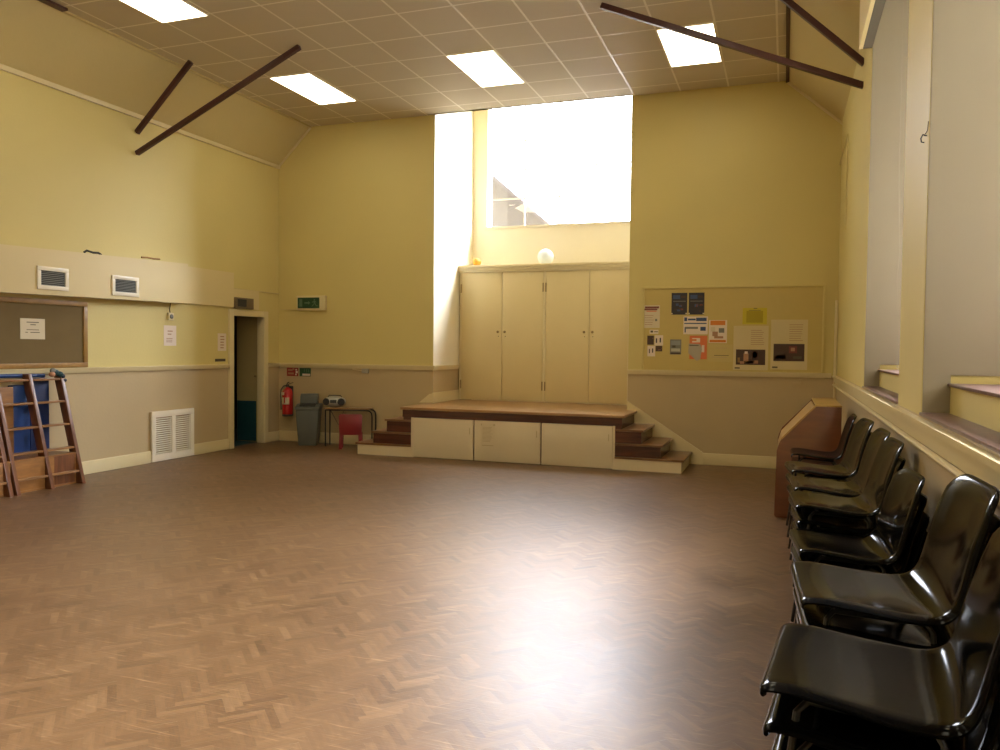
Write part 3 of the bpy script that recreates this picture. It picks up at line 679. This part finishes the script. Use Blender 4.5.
# ------------------------------------------------------------ right notice board and its papers
nb2 = thing('notice_board', 'wide cream painted notice board with thin frame on the back wall', 'notice board', (-.70, YB, 1.83))
f = MB(); f.box(-1.16, 1.165, -.012, -.001, -.555, .565, simple('board_paint', (.52, .40, .125), .5, var=.04)); f.build('board', None, nb2)
f = MB()
for q in ((-1.165, 1.17, .545, .575), (-1.165, -1.135, -.555, .545), (1.14, 1.17, -.555, .545)): f.box(q[0], q[1], -.026, -.0125, q[2], q[3], M['yellow'], .003)
f.build('frame', None, nb2)
P = ('y', YB-.012, -1)
rnd = lambda n, mats, u=(0, 1), v=(0, 1), s=.12: [(lambda a, b, c, d: (a, min(u[1], a+c), b, min(v[1], b+d), random.choice(mats)))(random.uniform(u[0], u[1]-s), random.uniform(v[0], v[1]-s), random.uniform(.3, 1)*s*2, random.uniform(.3, 1)*s) for _ in range(n)]
notice('paper_notice', 'white leaflet with a red heading at the far left of the cream board', 'notice', P, (-1.85, -1.625, 1.84, 2.15), M['paper'], [(.1, .95, .86, .95, M['dkred']), (.02, .85, .78, .85, M['dkred']), (.2, .8, .72, .76, M['redor'])]+lines(.1, .7, .1, .6, 5, M['skin'], .2)+[(.72, .85, .3, .4, M['greyp'])])
notice('paper_notice', 'small caption strip between the red headed leaflet and the small photographs', 'notice', P, (-1.76, -1.64, 1.76, 1.815), M['lilac'], [(.1, .4, .3, .8, M['ink']), (.5, .95, .4, .6, M['ink'])])
notice('photograph', 'small dark photograph, upper left of the four small pictures', 'photograph', P, (-1.79, -1.70, 1.61, 1.735), M['brownp'], rnd(5, [M['skin'], M['dkblue'], M['dkred']]))
notice('photograph', 'small white print of two dark figures beside the dark photograph, upper right of four', 'photograph', P, (-1.69, -1.575, 1.60, 1.74), M['lilac'], [(.15, .3, .25, .7, M['dkblue']), (.6, .75, .3, .75, M['dkblue'])])
notice('photograph', 'small white print of two dark figures, lower left of the four small pictures', 'photograph', P, (-1.785, -1.68, 1.45, 1.595), M['lilac'], [(.2, .32, .3, .7, M['dkblue']), (.6, .75, .35, .75, M['dkblue'])])
notice('photograph', 'small dark wide photograph, lower right of the four small pictures', 'photograph', P, (-1.675, -1.585, 1.52, 1.595), M['brownp'], rnd(4, [M['skin'], M['dkblue']]))
dk = [M['bluep'], M['brownp'], M['dkred'], M['dkblue']]
for x0, x1, l in ((-1.47, -1.26, 'dark blue and black poster, the one further from the window side'), (-1.24, -1.035, 'dark blue and black poster directly above the orange flyer side')):
    notice('poster', l, 'poster', P, (x0, x1, 2.02, 2.315), M['dkblue'], [(.1, .55, .72, .9, M['bluep']), (.6, .9, .78, .86, M['brownp']), (.1, .9, .60, .63, M['greyp'])]+rnd(7, [M['brownp'], M['dkred'], M['bluep']], (.1, .9), (.1, .55))+[(0, .08, .02, .08, M['paper']), (.9, 1, .02, .08, M['paper'])])
notice('paper_notice', 'pale banner sheet with blue lettering under the two dark posters', 'notice', P, (-1.305, -.985, 1.755, 1.995), M['lilac'], [(.03, .15, .74, .95, M['bluep']), (.18, .5, .78, .88, M['bluep']), (.52, .95, .74, .93, M['bluep']), (.03, .95, .58, .64, M['bluep']), (.08, .6, .3, .42, M['greyp']), (.7, .92, .2, .42, M['bluep']), (.05, .1, .1, .4, M['bluep'])])
notice('poster', 'orange headed flyer with pale photographs beside the blue lettered sheet', 'poster', P, (-.97, -.735, 1.64, 1.945), M['lilac'], [(.08, .9, .78, .98, M['orp']), (.05, .95, .03, .14, M['orp']), (.2, .5, .3, .5, M['skin']), (.55, .85, .45, .65, M['greyp']), (.1, .35, .5, .7, M['paper']), (.3, .8, .2, .3, M['skin'])])
notice('photograph', 'grey seaside postcard standing alone on the cream board', 'photograph', P, (-1.48, -1.33, 1.48, 1.685), M['greyp'], [(.08, .92, .62, .92, simple('pale_grey_blue_print', (.25, .27, .27), .6)), (.1, .9, .2, .4, M['silver']), (.2, .5, .45, .6, M['ink']), (.05, .95, .04, .12, M['brownp'])])
notice('poster', 'bright red orange flyer partly covered by a grey slip', 'poster', P, (-1.22, -.99, 1.42, 1.735), M['redor'], [(.15, .6, .72, .9, M['lilac']), (.7, .85, .3, .6, M['lilac']), (.1, .4, .78, .86, M['orp'])])
m = MB(); yy = YB-.0155
m.poly([(-1.235, yy, 1.50), (-1.23, yy, 1.63), (-1.08, yy, 1.625), (-1.055, yy, 1.56), (-1.075, yy, 1.42), (-1.12, yy, 1.395)], (0, -.0015, 0), simple('grey_slip', (.40, .35, .26), .7)); m.box(-1.22, -1.10, yy-.002, yy-.0014, 1.60, 1.61, M['ink']); tag(m.build('paper_notice'), 'grey paper slip hanging over the bright red orange flyer', 'notice')
notice('paper_notice', 'cream sheet with faint lines below the orange headed flyer', 'notice', P, (-.975, -.66, 1.39, 1.62), simple('cream_sheet', (.54, .43, .16), .7), [(.3, .8, .78, .81, M['tan']), (.25, .85, .35, .38, M['ink']), (.15, .8, .25, .28, M['tan'])])
notice('poster', 'yellow poster with darker centre above the two photo notices', 'poster', P, (-.54, -.235, 1.89, 2.105), M['yelp'], [(.16, .84, .1, .82, M['yelp2']), (.25, .75, .84, .87, M['ink']), (.45, .6, .95, .99, M['ink'])])
for (r, l, col, dark_) in (((-.65, -.21, 1.285, 1.87), 'tall white notice with a photograph of pale diners at its foot', M['skin'], [M['skin'], M['paper'], M['dkred']]), ((-.18, .27, 1.30, 1.95), 'tall white notice with a very dark photograph at its foot, nearest the corner', M['dkred'], [M['brownp'], M['ink']])):
    lo = .12 if r[0] < -.5 else .17
    mk = [(.08, .92, lo, lo+.345, M['brownp'])]+lines(.5, .9, .56, .92, 8, M['skin'], .22)+[(.05, .2, .03, .06, M['ink'])]
    if r[0] < -.5: mk += [(.30, .44, lo+.08, lo+.26, M['skin']), (.33, .42, lo+.25, lo+.3, M['lilac']), (.36, .60, lo+.03, lo+.09, M['paper']), (.2, .33, lo+.02, lo+.08, M['skin']), (.13, .2, lo+.05, lo+.16, M['framewood']), (.55, .7, lo+.16, lo+.3, M['dkred']), (.6, .72, lo+.03, lo+.10, M['skin'])]
    else: mk += [(.5, .72, lo+.16, lo+.30, M['dkred']), (.55, .66, lo+.2, lo+.27, M['redor']) if False else (.55, .66, lo+.2, lo+.27, M['skin']), (.14, .42, lo+.04, lo+.12, M['ink']), (.62, .85, lo+.05, lo+.1, M['ink'])]
    notice('poster', l, 'poster', P, r, simple('warm_paper', (.60, .50, .27), .7), mk)

# ------------------------------------------------------------ right side: hooks, cords
t = MB(); t.tube([(XR+.0, 4.32, 2.585), (XR-.006, 4.32, 2.585), (XR-.016, 4.335, 2.595), (XR-.022, 4.35, 2.58), (XR-.018, 4.36, 2.565), (XR-.008, 4.35, 2.56)], .003, 6, M['dark']); t.tube([(XR-.003, 4.27, 2.64), (XR-.004, 4.28, 2.60), (XR-.012, 4.325, 2.585)], .0018, 5, M['dark']); tag(t.build('wall_hook'), 'small bent metal hook with string on the pier between the window bays', 'hook')
t = MB(); t.tube([(XR+.03, 5.62, 4.7), (XR+.03, 5.58, 2.6), (XR+.05, 5.62, 2.2), (XR+.03, 5.55, 2.0), (XR+.06, 5.62, 1.7), (XR+.05, 5.6, 1.45), (XR+.2, 5.6, 1.41)], .0014, 6, M['reveal']); tag(t.build('blind_cord'), 'thin white cord hanging in the far window bay', 'cord')
t = MB(); t.tube([(XR-.02, 11.0, 3.9), (XR-.014, 9.7, 3.95), (XR-.014, 9.7, 2.9)], .006, 6, M['slope']); tag(t.build('wall_cable'), 'thin painted cable running down the wall near the far right corner', 'cable')

# ------------------------------------------------------------ sloping cabinet
cbn = thing('sloping_cabinet', 'red brown wooden cabinet with sloping golden front beside the stacked chairs', 'cabinet', (.22, 8.4, 0))
py0, py1 = 7.80-8.4, 8.98-8.4
prof = [(-.285, .10), (-.275, .62), (-.262, .67), (-.235, .735), (.052, 1.045), (.272, 1.045), (.272, .0), (-.27, .0), (-.285, .02)]
f = MB(); f.poly([(x, py0, z) for x, z in prof], (0, .03, 0), M['cabinet'], .003); f.build('side_panel', None, cbn)
f = MB(); f.poly([(x, py1-.03, z) for x, z in prof], (0, .03, 0), M['cabinet'], .003); f.build('side_panel', None, cbn)
f = MB(); f.poly([(-.243, py0+.03, .70), (.046, py0+.03, 1.03), (.060, py0+.03, 1.015), (-.229, py0+.03, .685)], (0, py1-py0-.06, 0), M['caboak'])
f.poly([(-.281, py0+.03, .02), (-.271, py0+.03, .60), (-.243, py0+.03, .70), (-.225, py0+.03, .685), (-.25, py0+.03, .60), (-.26, py0+.03, .02)], (0, py1-py0-.06, 0), M['caboak']); f.build('sloping_front', None, cbn)
f = MB(); f.box(.052, .275, py0-.003, py1+.003, 1.040, 1.056, M['caboak'], .004)
f.poly([(-.240, py0-.003, .738), (.052, py0-.003, 1.056), (.060, py0-.003, 1.044), (-.232, py0-.003, .726)], (0, .05, 0), M['caboak']); f.build('top_board', None, cbn)
f = MB(); f.box(-.24, .26, py0+.03, py1-.03, .0, .05, M['cabinet']); f.box(.25, .27, py0+.03, py1-.03, .05, 1.03, M['cabinet']); f.build('back_panel', None, cbn)

# ------------------------------------------------------------ stacking chairs
def shell_mesh():
    prof = [(-.236, -.034), (-.243, -.020), (-.243, -.006), (-.236, .003), (-.222, .007), (-.19, .006), (-.14, .001), (-.08, -.006), (-.02, -.013), (.04, -.018), (.085, -.017), (.115, -.008),
            (.136, .010), (.150, .036), (.161, .07), (.173, .115), (.187, .165), (.202, .215), (.217, .26), (.230, .297), (.240, .318), (.248, .330), (.256, .334)]
    z0 = .45
    P_ = [Vector((x, 0, z+z0)) for x, z in prof]
    # finer sampling (Catmull-Rom)
    Q = []
    for i in range(len(P_)-1):
        p0 = P_[max(i-1, 0)]; p1 = P_[i]; p2 = P_[i+1]; p3 = P_[min(i+2, len(P_)-1)]
        for k in range(2):
            t = k/2; Q.append(.5*((2*p1)+(-p0+p2)*t+(2*p0-5*p1+4*p2-p3)*t*t+(-p0+3*p1-3*p2+p3)*t**3))
    Q.append(P_[-1])
    L_ = [0]
    for i in range(1, len(Q)): L_.append(L_[-1]+(Q[i]-Q[i-1]).length)
    tot = L_[-1]; bm = bmesh.new(); nv = 22; rows = []
    def wid(s):
        u = s/tot
        ks = [(0, .222), (.2, .226), (.42, .240), (.52, .246), (.62, .244), (.8, .238), (1, .222)]
        for a, b in zip(ks, ks[1:]):
            if u <= b[0]:
                t = (u-a[0])/(b[0]-a[0]); t = t*t*(3-2*t); wd = a[1]+(b[1]-a[1])*t; break
        rf, rb = .06, .095
        if s < rf: wd -= rf-math.sqrt(max(0, rf*rf-(rf-s)**2))
        e = tot-s
        if e < rb: wd -= rb-math.sqrt(max(0, rb*rb-(rb-e)**2))
        return max(wd, .08)
    for i, q in enumerate(Q):
        t = (Q[min(i+1, len(Q)-1)]-Q[max(i-1, 0)]).normalized(); n = Vector((-t.z, 0, t.x))
        if n.z < 0 and i < 6: n = n
        u = L_[i]/tot; W = wid(L_[i]); row = []
        inner = min(1, max(0, (u-.03)/.1))*min(1, max(0, (1-u)/.08))
        for k in range(nv+1):
            # denser towards the edges
            vv_ = math.sin((k/nv*2-1)*PI/2); a = abs(vv_)
            dish = (.012+.008*min(1, max(0, (u-.5)*4)))*a*a*inner
            rl = max(0, (a-.86)/.14); drop = .013*rl*rl
            co = q+n*(dish-drop*(.35+.65*inner)); co.y = W*vv_*(1-.0*rl)
            row.append(bm.verts.new(co))
        rows.append(row)
    for i in range(len(rows)-1):
        for k in range(nv): bm.faces.new((rows[i][k], rows[i+1][k], rows[i+1][k+1], rows[i][k+1]))
    bmesh.ops.recalc_face_normals(bm, faces=bm.faces[:])
    # make normals face up/forward
    if sum(f.normal.z for f in bm.faces) < 0: bmesh.ops.reverse_faces(bm, faces=bm.faces[:])
    bmesh.ops.solidify(bm, geom=bm.faces[:], thickness=.006)
    me = bpy.data.meshes.new('shell'); bm.to_mesh(me); bm.free(); me.materials.append(M['black'])
    me.polygons.foreach_set('use_smooth', [True]*len(me.polygons)); me.set_sharp_from_angle(angle=math.radians(50))
    return me
def make_chair():
    t = thing('stacking_chair', 'x', 'chair')
    o = bpy.data.objects.new('seat_shell', shell_mesh()); C.objects.link(o); o.parent = t
    r = .008
    for s in (-1, 1):
        f = MB(); f.tube([(-.15, s*.155, .418), (-.17, s*.172, .40), (-.215, s*.228, .006)], r, 8, M['blacktube']); f.build('leg', None, t)
        f = MB(); f.tube([(.085, s*.155, .405), (.10, s*.172, .385), (.10, s*.232, .006)], r, 8, M['blacktube']); f.build('leg', None, t)
    f = MB()
    for s in (-1, 1): f.tube([(-.15, s*.155, .418), (.085, s*.155, .405)], r, 8, M['blacktube'])
    f.tube([(-.13, -.155, .417), (-.13, .155, .417)], r*.8, 8, M['blacktube']); f.tube([(.07, -.155, .406), (.07, .155, .406)], r*.8, 8, M['blacktube'])
    f.build('under_frame', None, t)
    return t
ch0 = make_chair(); first = True
ORD = {0: 'topmost', 1: 'second from the top', 2: 'third from the top', 3: 'fourth from the top', 4: 'fifth from the top', 5: 'sixth from the top'}
stacks = [(1.90, 6, -.10, .275, 'the stack nearest the camera'), (2.58, 6, .05, .335, 'the second stack from the camera'), (3.85, 4, .10, .325, 'the third stack from the camera'),
          (4.45, 5, .07, .332, 'the fourth stack from the camera'), (5.00, 5, .05, .335, 'the third stack from the sloping cabinet'), (5.70, 5, .12, .315, 'the second stack from the sloping cabinet'), (7.20, 4, .0, .335, 'the stack next to the sloping cabinet')]
for (y, n, rz, x, desc) in stacks:
    for k in range(n):
        o = ch0 if first else copy_thing(ch0); first = False
        o.location = (x-.010*k, y+random.uniform(-.006, .006), .08*k); o.rotation_euler = (0, 0, rz+random.uniform(-.012, .012))
        pos = n-1-k
        o['label'] = 'black plastic stacking chair, %s in %s' % ('lowest' if k == 0 else ORD[pos], desc)
        o['group'] = 'black stacking chairs along the window wall'

# ------------------------------------------------------------ ladders, mat, boxes by the left wall
def ladder(y_list, label, seed):
    t = thing('climbing_ladder', label, 'ladder', (-7.28, y_list[0], 0))
    o0 = Vector(t.location); zt = 1.215; lean = (-7.60+7.28)
    cx = lambda z: lean*z/zt
    for y in y_list:
        yy = y-o0.y; f = MB(); w2 = .022
        sh = -.03*0
        f.poly([(cx(0)-.10, yy-w2, 0), (cx(0), yy-w2, 0), (cx(zt), yy-w2+sh, zt), (cx(zt)-.10, yy-w2+sh, zt)], (0, 2*w2, 0), M['ladder'], .005); f.build('stile', None, t)
    a, b = y_list[0]-o0.y, y_list[-1]-o0.y; a, b = min(a, b), max(a, b)
    for z in (.14, .40, .655, .905, 1.15):
        for y0, y1 in zip(sorted(y_list), sorted(y_list)[1:]):
            f = MB(); f.box(cx(z)-.085, cx(z)-.008, y0-o0.y+.022, y1-o0.y-.022, z-.011, z+.011, M['rung'], .004); f.build('rung', None, t)
    return t
ladder([6.74, 6.345, 5.945], 'wooden climbing ladder with three stiles leaning on the left wall', 1)
ladder([5.865, 5.465, 5.07], 'second wooden climbing ladder, mostly cut off beside the first', 2)
bx = thing('wooden_box', 'low open orange plywood box on the floor behind the ladders', 'box', (-7.56, 6.22, 0))
f = MB(); f.box(-.19, .19, -.5, .5, 0, .02, M['plywood']); f.box(-.19, -.17, -.5, .5, .02, .33, M['plywood']); f.box(.165, .185, -.5, .22, .02, .33, M['plywood'], .003)
f.box(-.17, .185, .48, .5, .02, .33, M['plywood'], .003); f.box(-.17, .165, -.5, -.48, .02, .33, M['plywood']); f.box(-.17, .165, .20, .22, .02, .33, M['plywood']); f.box(.165, .185, .22, .48, .02, .33, M['ladder'], .003); f.box(-.19, .19, -.5, .5, .33, .345, M['plywood'], .003); f.build('box_body', None, bx)
pb = MB(); pb.box(-7.655, -7.635, 5.35, 6.175, .346, 1.085, M['plywood'], .003); pb.tube([(-7.636, 5.98, .93), (-7.62, 5.98, .98), (-7.636, 5.98, 1.03)], .006, 6, M['dark']); tag(pb.build('plywood_board'), 'upright orange plywood board standing behind the cut off ladder', 'board')
# folded blue mats, standing on the box against the wall
def mat_slab(y0, y1, x0, x1, z0, z1, m, label, nm='gym_mat'):
    f = MB(); f.box(x0, x1, y0, y1, z0, z1, m, .018); f.box(x0+.0, x1+.001, y0+.004, y1-.004, (z0+z1)/2-.004, (z0+z1)/2+.004, m); tag(f.build(nm), label, 'mat')
mat_slab(6.40, 6.64, -7.745, -7.665, .346, 1.165, M['blue'], 'dark blue folded mat standing on the box behind the first ladder')
mat_slab(6.19, 6.395, -7.745, -7.66, .346, 1.10, M['blue2'], 'brighter blue folded mat between the dark one and the plywood board')
f = MB(); f.tube([(-7.70, 5.2, 1.195), (-7.70, 6.1, 1.20), (-7.70, 6.60, 1.19)], .022, 14, M['blue2']); tag(f.build('foam_roll'), 'long thin blue foam roll lying along the tops of the mats', 'foam roll')
# knotted cloth on the ladder top
f = MB()
for i, (dx, dy, dz, r, m) in enumerate(((0, 0, 0, .035, M['teal']), (.01, .05, -.02, .032, M['teal']), (.0, .09, -.045, .028, M['navy']), (0, -.03, .02, .03, M['greyp']), (.01, -.05, -.02, .03, M['skin']), (.01, .11, -.09, .022, M['navy']))):
    f.ball((dx, dy, dz), r, (.9, 1.25, 1.0), m, 14)
o = f.build('knotted_cloth'); o.location = (-7.60, 6.66, 1.225); tag(o, 'knotted teal and grey cloth tied on the top corner of the first ladder', 'cloth')

# ------------------------------------------------------------ outside
f = MB(); f.box(-40, 40, -30, 60, -.4, -.2, M['ground']); struct(f.build('ground_outside'))
nbh = thing('neighbouring_house', 'pale neighbouring gable seen through the stage window', 'building', (-9.2, 20, -.2))
f = MB(); f.poly([(-3.0, -2, 0), (5.2, -2, 0), (5.2, -2, 3.53), (.2, -2, 7.83), (-3.0, -2, 5.08)], (0, 6, 0), M['brick']); f.build('wall', None, nbh)
f = MB(); f.poly([(.2, -2.15, 7.80), (5.4, -2.15, 3.33), (5.4, -2.15, 3.42), (.2, -2.15, 7.90)], (0, 6.3, 0), M['slate']); f.poly([(.2, -2.15, 7.80), (-3.2, -2.15, 4.88), (-3.2, -2.15, 4.97), (.2, -2.15, 7.90)], (0, 6.3, 0), M['slate']); f.build('roof', None, nbh)

# ------------------------------------------------------------ light
SKY, SKY_N, SUN = .8, 34.0, 135.0
wd = bpy.data.worlds.new('sky'); bpy.context.scene.world = wd; wd.use_nodes = True
nt = wd.node_tree; bg = nt.nodes['Background']; L = nt.links
tc = nt.nodes.new('ShaderNodeTexCoord'); nm = nt.nodes.new('ShaderNodeVectorMath'); nm.operation = 'NORMALIZE'; L.new(tc.outputs['Generated'], nm.inputs[0])
def lobe(d, lo, hi, amp):
    dt = nt.nodes.new('ShaderNodeVectorMath'); dt.operation = 'DOT_PRODUCT'; L.new(nm.outputs[0], dt.inputs[0]); dt.inputs[1].default_value = Vector(d).normalized()
    mr = nt.nodes.new('ShaderNodeMapRange'); mr.interpolation_type = 'SMOOTHSTEP'
    mr.inputs['From Min'].default_value = lo; mr.inputs['From Max'].default_value = hi; mr.inputs['To Min'].default_value = 0; mr.inputs['To Max'].default_value = amp
    L.new(dt.outputs['Value'], mr.inputs['Value']); return mr.outputs[0]
def plus(a, b_):
    n = nt.nodes.new('ShaderNodeMath'); n.operation = 'ADD'; L.new(a, n.inputs[0])
    if isinstance(b_, (int, float)): n.inputs[1].default_value = b_
    else: L.new(b_, n.inputs[1])
    return n.outputs[0]
# hazy bright sky: dull behind the hall, bright over the stage end, brightest round the veiled sun
L.new(plus(plus(lobe((-.22, .90, .38), .5, .97, SKY_N), lobe((.76, .36, .54), .82, 1.0, SUN)), SKY), bg.inputs['Strength']); bg.inputs['Color'].default_value = (.86, .90, 1.0, 1)
def portal(loc, rot, sx, sy):
    l = bpy.data.lights.new('daylight_portal', 'AREA'); l.shape = 'RECTANGLE'; l.size = sx; l.size_y = sy; l.cycles.is_portal = True
    o = bpy.data.objects.new('daylight_portal', l); C.objects.link(o); o.location = loc; o.rotation_euler = rot
for a, b in WIN: portal((XR+D+.12, (a+b)/2, 2.73), (0, PI/2, 0), 2.6, b-a)     # faces -x
portal((-3.545, RY+.18, 4.65), (-PI/2, 0, 0), 2.5, 2.2)                           # faces -y
# ------------------------------------------------------------ camera
def camR(yaw, pit, rol): return Matrix.Rotation(yaw, 4, 'Z') @ Matrix.Rotation(PI/2+pit, 4, 'X') @ Matrix.Rotation(rol, 4, 'Z')
cd = bpy.data.cameras.new('camera'); cam = bpy.data.objects.new('camera', cd); C.objects.link(cam)
cd.sensor_width = 36; cd.lens = 798.222*36/1000; cd.clip_start = .05
cam.matrix_world = Matrix.Translation((0, 0, 1.5492)) @ camR(.3427, -.0343, .0101)
sc = bpy.context.scene; sc.camera = cam
sc.view_settings.view_transform = 'Standard'; sc.view_settings.look = 'None'; sc.view_settings.gamma = 1; sc.view_settings.use_curve_mapping = False
sc.view_settings.exposure = .18
sc.cycles.max_bounces = 10; sc.cycles.diffuse_bounces = 6; sc.cycles.glossy_bounces = 4; sc.cycles.transparent_max_bounces = 12
sc.cycles.sample_clamp_indirect = 8; sc.cycles.caustics_reflective = False; sc.cycles.caustics_refractive = False
